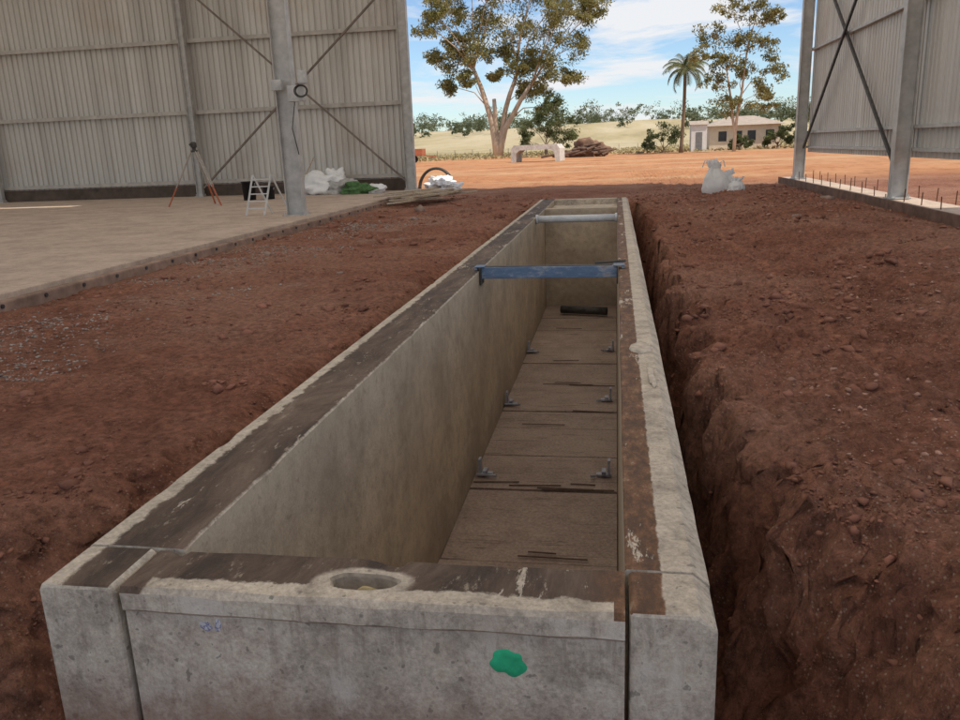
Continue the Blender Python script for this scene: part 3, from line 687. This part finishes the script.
cl=[(-1.6,3.6,1.3),(.3,4.9,1.5),(1.8,3.6,1.4),(0,2.6,1.4),(2.4,2.0,1.0),(-2,1.8,.9),(.8,6.2,1.0)]
tree('shade_tree',(-8.6,104,-.16),1.6,[(x*1.2,dy()*.3,z,r*1.25) for x,z,r in cl],.22,LEAF2,BARKD,sub=10,per=120,leaf=.28)
cl=[(.6,15.2,1.2),(-.6,13.6,1.4),(1.6,12.8,1.3),(-2.2,11.2,1.5),(-3.2,9.2,1.1),(.4,10.6,1.5),(2.6,9.8,1.4),(3.6,7.6,1.2),(.6,7.4,1.4),(-1.8,6.4,1.4),(1.8,5.4,1.5),(-.4,4.6,1.2),(3.2,4.8,1.1),(2.2,15.0,1.0),(3.0,12.4,.9),(-1.2,8.6,1.1)]
tree('eucalyptus_tree',(11.6,86,-.16),3.5,[(x,dy()*.4,z,r) for x,z,r in cl],.2,LEAF,BARK,sub=9,per=90,leaf=.3,subr=.48,stems=[(.2,0,4),(.9,.2,9.5),(-1.0,0,8)])
cl=[(-1,2.2,1.2),(.6,2.6,1.3),(1.6,1.6,1.1),(-1.8,1.2,.8)]
for (x0,y0,k1,k2) in [(5.3,96,1,.85),(20.6,94,1.2,1.5),(13.4,95,.5,.4),(17.6,96,.7,.6)]:
    tree('garden_shrub',(x0,y0,-.16),.7,[(x*k1,dy()*.3,z*k2,r*k1) for x,z,r in cl],.12,LEAF2,BARKD,sub=8,per=90,leaf=.27)
e=empty('palm_tree'); bx,by,bz=6.9,92,-.16; b=B(); H0=8.4
b.tube([(bx+.25*math.sin(t*2),by,bz-.2+t*(H0+.4)) for t in [k/10 for k in range(11)]],[.3]+[.2-.004*k for k in range(10)],10); b.obj('trunk',BARKD,e,True)
tx=bx+.25*math.sin(2); FV=[];FF=[]; b=B()
for k in range(32):
    az=k*2.399; el=random.uniform(-.5,1.25); L=random.uniform(2.5,3.4); P_=[];p=Vector((tx,by,bz+H0+.1)); e0=el
    for s in range(11):
        P_.append(p.copy()); p=p+Vector((math.cos(az)*math.cos(e0),math.sin(az)*math.cos(e0),math.sin(e0)))*L/10; e0-=.13+.03*s*.5
    b.tube(P_,[.04-.0032*s for s in range(11)],4,False)
    for s in range(1,10):
        for side in (-1,1):
            for sub_ in (0,.5):
                q=P_[s].lerp(P_[s+1],sub_); d=(P_[s+1]-P_[s]).normalized(); sd=d.cross(Vector((0,0,1))).normalized()*side
                ll=.65*math.sin(math.pi*(s+1.2)/12.5); tip=q+(sd*.7+d*.45+Vector((0,0,-.45)))*ll; w=d*.06
                i0=len(FV); FV+=[q-w,q+w,tip+w*.2,tip-w*.2]; FF.append((i0,i0+1,i0+2,i0+3))
b.obj('frond_ribs',LEAF2,e); mesh('fronds',FV,FF,mat_leaf('palm_leaf',(.09,.12,.05),(.18,.2,.09),(.25,.25,.13)),e)
C=[];SG=[]
r=random.Random(5)
for k in range(520):
    y=r.uniform(260,700); x=r.uniform(-.62,.42)*y
    if r.random()<.65: y=r.choice([300,450,540,600,660])+r.gauss(0,8); x=r.uniform(-.62,.42)*y
    h=r.uniform(3.5,9.5)*(.8 if y<350 else 1.3); z=float(H(x,y))
    if r.random()<.06: h*=1.5
    for q in range(7):
        C.append((x+r.gauss(0,h*.3),y+r.gauss(0,h*.2),z+h*r.uniform(.2,.85))); SG.append(h*r.uniform(.14,.27))
v=leaves(np.array(C),26,np.array(SG),1.1); fastmesh('distant_trees',v,np.arange(len(v)).reshape(-1,4),LEAF3)
n=9000; gx=rng.uniform(-60,60,n); gy=95+60*rng.random(n)**1.3; c0=np.stack([gx,gy,H(gx,gy)+.12],1)
v=leaves(c0,2,.25,.45,.5); fastmesh('dry_grass',v,np.arange(len(v)).reshape(-1,4),simple('dry_grass_mat',(.38,.31,.16),.4,.3,.9))

# ------------------------------------------------------------------ light & sky
ts=Vector((3.8,-2.0,7.1)).normalized(); el=math.asin(ts.z); az=math.atan2(ts.x,ts.y)
sd=bpy.data.lights.new('sun','SUN'); sd.energy=4.2; sd.angle=math.radians(.55); sd.color=(1,.92,.80)
so=bpy.data.objects.new('sun',sd); so.rotation_euler=ts.to_track_quat('Z','Y').to_euler(); COL.objects.link(so)
w=bpy.data.worlds.new('World'); S.world=w; w.use_nodes=True; N=w.node_tree.nodes; Lk=w.node_tree.links
bg=N['Background']; bg.inputs[1].default_value=.145
sky=N.new('ShaderNodeTexSky'); sky.sky_type='NISHITA'; sky.sun_disc=False; sky.sun_elevation=el; sky.sun_rotation=az; sky.dust_density=.3; sky.air_density=.9; sky.ozone_density=1.6
tc=N.new('ShaderNodeTexCoord'); mp=N.new('ShaderNodeMapping'); mp.inputs['Scale'].default_value=(1.5,1.5,7.5); mp.inputs['Location'].default_value=(.55,.2,.35)
ns=N.new('ShaderNodeTexNoise'); ns.inputs['Scale'].default_value=3.4; ns.inputs['Detail'].default_value=10; ns.inputs['Roughness'].default_value=.6; ns.inputs['Distortion'].default_value=.35
rp=N.new('ShaderNodeValToRGB'); rp.color_ramp.elements[0].position=.44; rp.color_ramp.elements[1].position=.57; rp.color_ramp.elements[1].color=(.95,.95,.95,1)
mx=N.new('ShaderNodeMix'); mx.data_type='RGBA'; mx.inputs[7].default_value=(6.1,6.15,6.3,1)
bl=N.new('ShaderNodeMix'); bl.data_type='RGBA'; bl.blend_type='MULTIPLY'; bl.inputs[0].default_value=1; bl.inputs[7].default_value=(.86,.95,1.04,1)
Lk.new(tc.outputs['Generated'],mp.inputs[0]); Lk.new(mp.outputs[0],ns.inputs['Vector']); Lk.new(ns.outputs['Fac'],rp.inputs[0]); Lk.new(rp.outputs[0],mx.inputs[0]); Lk.new(sky.outputs[0],bl.inputs[6]); Lk.new(bl.outputs[2],mx.inputs[6]); Lk.new(mx.outputs[2],bg.inputs[0])
S.view_settings.view_transform='Standard'; S.view_settings.look='None'; S.view_settings.exposure=0

# ------------------------------------------------------------------ camera
cam=bpy.data.cameras.new('camera'); co=bpy.data.objects.new('camera',cam); COL.objects.link(co)
f=804.; d=np.array([136,-218,f]); vx=120.; vv=np.array([vx,(136*vx+f*f)/218.,f])
Yc=d/np.linalg.norm(d); Zc=-vv/np.linalg.norm(vv); Xc=np.cross(Yc,Zc)
R=Matrix([[a[0],-a[1],-a[2]] for a in (Xc,Yc,Zc)])
co.matrix_world=Matrix.Translation((0,0,1.2))@R.to_4x4()
cam.sensor_width=36; cam.lens=36*f/960; cam.clip_end=5000; cam.clip_start=.05
S.camera=co
